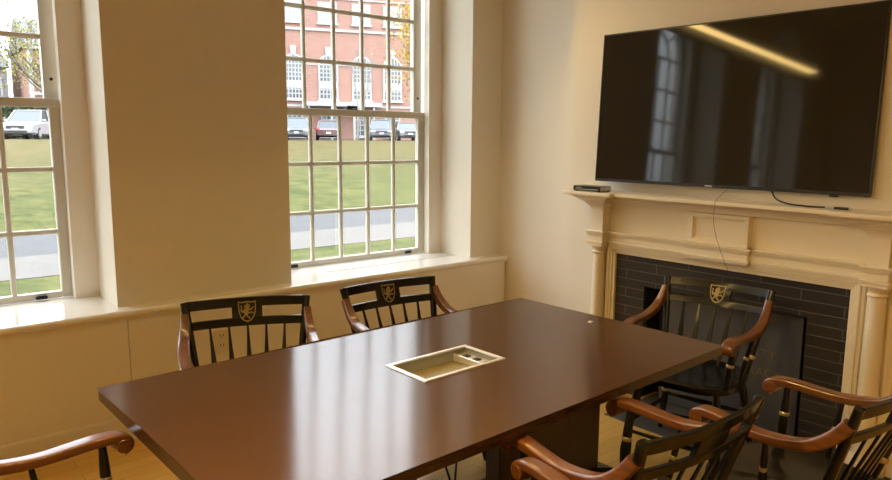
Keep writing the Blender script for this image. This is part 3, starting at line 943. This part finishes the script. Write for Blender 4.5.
def branches(bm, p, d, ln, r, depth, spread, rng, up=.15, tips=None, fork=3):
    n = 4
    pts = [Vector(p)]; dd = Vector(d).normalized()
    for k in range(n):
        dd = (dd + Vector((rng.uniform(-1, 1), rng.uniform(-1, 1), rng.uniform(-.5, 1))) * .12 + Vector((0, 0, up * .3))).normalized()
        pts.append(pts[-1] + dd * ln / n)
    tube(bm, pts, [r * (1 - .5 * k / n) for k in range(n + 1)], 5 if depth > 1 else 4, cap=False)
    if tips is not None and depth <= 1: tips += pts[1:]
    if depth <= 0: return
    for k in range(fork):
        q = pts[rng.choice((2, 3, 4, 4))]
        nd = (dd + Vector((rng.uniform(-1, 1), rng.uniform(-1, 1), rng.uniform(-.2, .7))) * spread).normalized()
        branches(bm, q, nd, ln * rng.uniform(.6, .8), r * .52, depth - 1, spread, rng, up, tips, fork)

def tree(name, loc, h, r, label, leaf=None, spread=.8, depth=4, nleaf=0, ls=.16, seed=1, up=.15, fork=3, first=.35, lean=(0, 0, 1), jit=.5):
    rng = random.Random(seed)
    t = empty(name, loc, label=label, cat='tree')
    bm = NB(); tips = []
    branches(bm, (0, 0, -.1), lean, h * first, r, depth, spread, rng, up, tips, fork)
    obj('trunk', bm, M['bark' if leaf else 'palebark'], t)
    if leaf is not None:
        bm = NB()
        for k in range(nleaf):
            c = rng.choice(tips) + Vector((rng.gauss(0, jit), rng.gauss(0, jit), rng.gauss(0, jit)))
            n = Vector((rng.uniform(-1, 1), rng.uniform(-1, 1), rng.uniform(-.3, 1))).normalized()
            a = n.orthogonal().normalized(); b = n.cross(a)
            s = ls * rng.uniform(.6, 1.3)
            vs = [bm.verts.new(c + v) for v in (a * s, b * s * .55 + n * s * .12, -a * s, -b * s * .55 + n * s * .12)]
            bm.faces.new(vs)
        obj('crown', bm, leaf, t, 0)
    return t
tree('bare_tree', (34.5, 53.0, 1.33), 9.5, .13, 'slender bare tree standing before the arched brick facade', None, .62, 5, seed=6, up=.30, fork=3, first=.29)
tree('autumn_tree', (25.2, 30.5, .3), 10.5, .2, 'yellow autumn tree at the edge of the wide window', M['leafy'], .95, 4, 14000, .085, seed=12, fork=3, jit=.8, lean=(-.12, 0, 1))
tree('golden_tree', (7.7, 31.5, .3), 8, .18, 'green and gold autumn tree with thin branches in the narrow window slice', M['leafo'], .95, 4, 1900, .055, seed=3, fork=3, lean=(-.35, 0, 1))
sh = empty('hedge', (11.5, 57.3, 1.33), label='dark clipped hedge behind the parked white car', cat='hedge')
bm = NB(); rng = random.Random(5)
for k in range(2500):
    c = Vector((rng.uniform(-4.5, 3.5), rng.uniform(-.8, .8), rng.uniform(0, 2.6) * (1 - .2 * rng.random())))
    n = Vector((rng.uniform(-1, 1), rng.uniform(-1, 1), rng.uniform(-.3, 1))).normalized(); a = n.orthogonal().normalized(); b = n.cross(a); s = .22
    bm.faces.new([bm.verts.new(c + v) for v in (a * s, b * s * .6, -a * s, -b * s * .6)])
obj('leaves', bm, M['leafg'], sh, 0)

# ------------------------------------------------------------------ outside: parked cars
M['tyre'] = mat('tyre_rubber', (.02, .02, .02), .8)
M['rim'] = mat('alloy_rim', (.5, .5, .52), .35, metal=.7)
M['carglass'] = mat('car_glass', (.05, .06, .07), .10, spec=.35)
M['headlamp'] = mat('headlamp', (.75, .77, .78), .15)
M['taillamp'] = mat('taillamp', (.45, .02, .02), .25)
M['grille'] = mat('car_grille', (.02, .02, .022), .4)
M['plate'] = mat('blank_plate', (.75, .75, .73), .5)
def car(x, y, z, rz, color, label, suv=True, sc=1.12):
    c = empty('parked_car', (x, y, z), rz, label=label, cat='car', group='parked cars beyond the lawn')
    c.scale = (sc, sc, sc)
    paint = mat('car_paint', color, .3, coat=.8, coat_rough=.06)
    hw, ln = .92, 4.5
    H = 1.62 if suv else 1.45
    bh = .98 if suv else .88
    # front of the car looks to -Y ; lower body lofted along the length
    prof = [(-2.25, .38, .62, .72), (-2.18, .30, .78, .84), (-1.9, .24, .90, .90), (-1.1, .22, bh - .02, .92), (-.6, .22, bh, .92), (1.6, .22, bh + .03, .92), (2.1, .26, bh, .88), (2.22, .36, bh - .12, .80)]
    rings = []
    for yy, z0, z1, w in prof:
        b = .09
        rings.append([(-w + b, yy, z0), (w - b, yy, z0), (w, yy, z0 + b), (w, yy, z1 - b), (w - b, yy, z1), (-w + b, yy, z1), (-w, yy, z1 - b), (-w, yy, z0 + b)])
    bm = NB(); loft(bm, rings); obj('body', bm, paint, c)
    # cabin
    ct = [(-1.05, bh - .03, .84), (-.35, H - .06, .66), (.0, H, .64), (1.3, H, .64), (1.75, H - .1, .66), (2.12, bh, .78)]
    bm = NB()
    rings = [[(-w, yy, zz), (w, yy, zz), (w * 1.04, yy, bh - .06), (-w * 1.04, yy, bh - .06)] for yy, zz, w in ct]
    loft(bm, rings); obj('cabin', bm, M['carglass'], c)
    bm = NB()
    loft(bm, [[(-.67, -.36, H - .05), (.67, -.36, H - .05), (.67, -.36, H - .02), (-.67, -.36, H - .02)], [(-.66, 0, H), (.66, 0, H), (.66, 0, H + .03), (-.66, 0, H + .03)],
              [(-.66, 1.3, H), (.66, 1.3, H), (.66, 1.3, H + .03), (-.66, 1.3, H + .03)], [(-.67, 1.75, H - .09), (.67, 1.75, H - .09), (.67, 1.75, H - .06), (-.67, 1.75, H - .06)]])
    for s in (-1, 1):
        tube(bm, [(s * .86, -1.06, bh - .02), (s * .68, -.36, H - .04)], .035, 6)
        tube(bm, [(s * .80, .45, bh), (s * .66, .45, H)], .035, 6); tube(bm, [(s * .80, 2.12, bh), (s * .68, 1.74, H - .08)], .05, 6)
    obj('roof', bm, paint, c)
    for sx in (-1, 1):
        for yy in (-1.38, 1.36):
            bm = NB(); T = Matrix.Translation((sx * .80, yy, .335)) @ Matrix.Rotation(PI / 2, 4, 'Y')
            lathe(bm, [(.20, -.115), (.31, -.115), (.335, -.08), (.335, .08), (.31, .115), (.20, .115)], T, 20); w = obj('wheel', bm, M['tyre'], c)
            bm = NB(); lathe(bm, [(.05, -.122), (.20, -.118), (.205, 0), (.20, .118), (.05, .122)], T, 14); obj('rim', bm, M['rim'], w)
        bm = NB(); box(bm, sx * .66 - .17, sx * .66 + .17, -2.235, -2.05, .64, .77, .03); obj('headlamp', bm, M['headlamp'], c)
        bm = NB(); box(bm, sx * .74 - .10, sx * .74 + .10, 2.10, 2.245, .70, .88, .02); obj('taillamp', bm, M['taillamp'], c)
        bm = NB(); box(bm, sx * .98 - .09, sx * .98 + .09, -.92, -.80, bh - .02, bh + .12, .03); obj('mirror', bm, paint, c)
    bm = NB(); box(bm, -.45, .45, -2.265, -2.1, .56, .74, .02); box(bm, -.6, .6, -2.26, -2.1, .36, .48, .02); obj('grille', bm, M['grille'], c)
    for yy in (-2.28, 2.235):
        bm = NB(); box(bm, -.16, .16, yy, yy + .02, .50, .60); obj('number_plate', bm, M['plate'], c)
    return c
PZ = 1.332
car(8.75, 51.0, PZ, R(-30), (0.2471, 0.2502, 0.2540), 'white parked car in front of the dark hedge')
car(5.9, 52.2, PZ, R(-25), (0.0686, 0.0792, 0.1003), 'dark blue parked car half hidden at the frame edge of the narrow window', True)
car(27.7, 51.5, PZ, R(-30), (0.0892, 0.1030, 0.1167), 'grey blue parked car farthest from the bare tree, by the pier', True)
car(30.75, 51.8, PZ, R(150), (0.0634, 0.0132, 0.0158), 'dark red parked car turned tail first, between the bare tree and a grey blue car', False)
car(35.9, 51.4, PZ, R(-34), (0.0581, 0.0686, 0.0845), 'dark slate parked car beside the bare tree trunk', True)
car(38.75, 51.5, PZ, R(-28), (0.1167, 0.1235, 0.1304), 'silver grey parked car nearest the window frame', False)

# ------------------------------------------------------------------ sky
SKY = 4.35
w = bpy.data.worlds.new('overcast_sky'); scene.world = w
w.use_nodes = True
nt = w.node_tree; bg = nt.nodes['Background']
tc = nt.nodes.new('ShaderNodeTexCoord'); sp = nt.nodes.new('ShaderNodeSeparateXYZ')
# overcast sky: three times brighter overhead than at the horizon
m1 = nt.nodes.new('ShaderNodeMath'); m1.operation = 'MAXIMUM'; m1.inputs[1].default_value = 0
m2 = nt.nodes.new('ShaderNodeMath'); m2.operation = 'MULTIPLY_ADD'; m2.inputs[1].default_value = 2 * SKY; m2.inputs[2].default_value = SKY
nt.links.new(tc.outputs['Generated'], sp.inputs[0]); nt.links.new(sp.outputs['Z'], m1.inputs[0]); nt.links.new(m1.outputs[0], m2.inputs[0])
nt.links.new(m2.outputs[0], bg.inputs[1])
bg.inputs[0].default_value = (.89, .945, 1, 1)

# ------------------------------------------------------------------ camera
cd = bpy.data.cameras.new('camera'); co = bpy.data.objects.new('camera', cd); COL.objects.link(co)
yaw, pitch, roll, hcam, f = -.7029, -.1457, .0073, 1.5962, 694.88
fwd = Vector((-math.sin(yaw) * math.cos(pitch), math.cos(yaw) * math.cos(pitch), math.sin(pitch)))
rt = fwd.cross(Vector((0, 0, 1))).normalized(); up = rt.cross(fwd)
r2 = rt * math.cos(roll) + up * math.sin(roll); u2 = -rt * math.sin(roll) + up * math.cos(roll)
mw = Matrix((r2, u2, -fwd)).transposed().to_4x4(); mw.translation = (0, 0, hcam)
co.matrix_world = mw
cd.sensor_fit = 'HORIZONTAL'; cd.sensor_width = 36; cd.lens = f / 892 * 36
cd.clip_start = .05; cd.clip_end = 400
scene.camera = co
vs = scene.view_settings
scene.display_settings.display_device = 'sRGB'
vs.view_transform = 'Standard'; vs.look = 'None'; vs.exposure = 0; vs.gamma = 1; vs.use_curve_mapping = False
cy = scene.cycles
cy.use_denoising = True
cy.use_adaptive_sampling = False
cy.denoising_prefilter = 'ACCURATE'
cy.max_bounces = 10; cy.diffuse_bounces = 6; cy.transparent_max_bounces = 12
cy.sample_clamp_indirect = 6
cy.caustics_reflective = False; cy.caustics_refractive = False
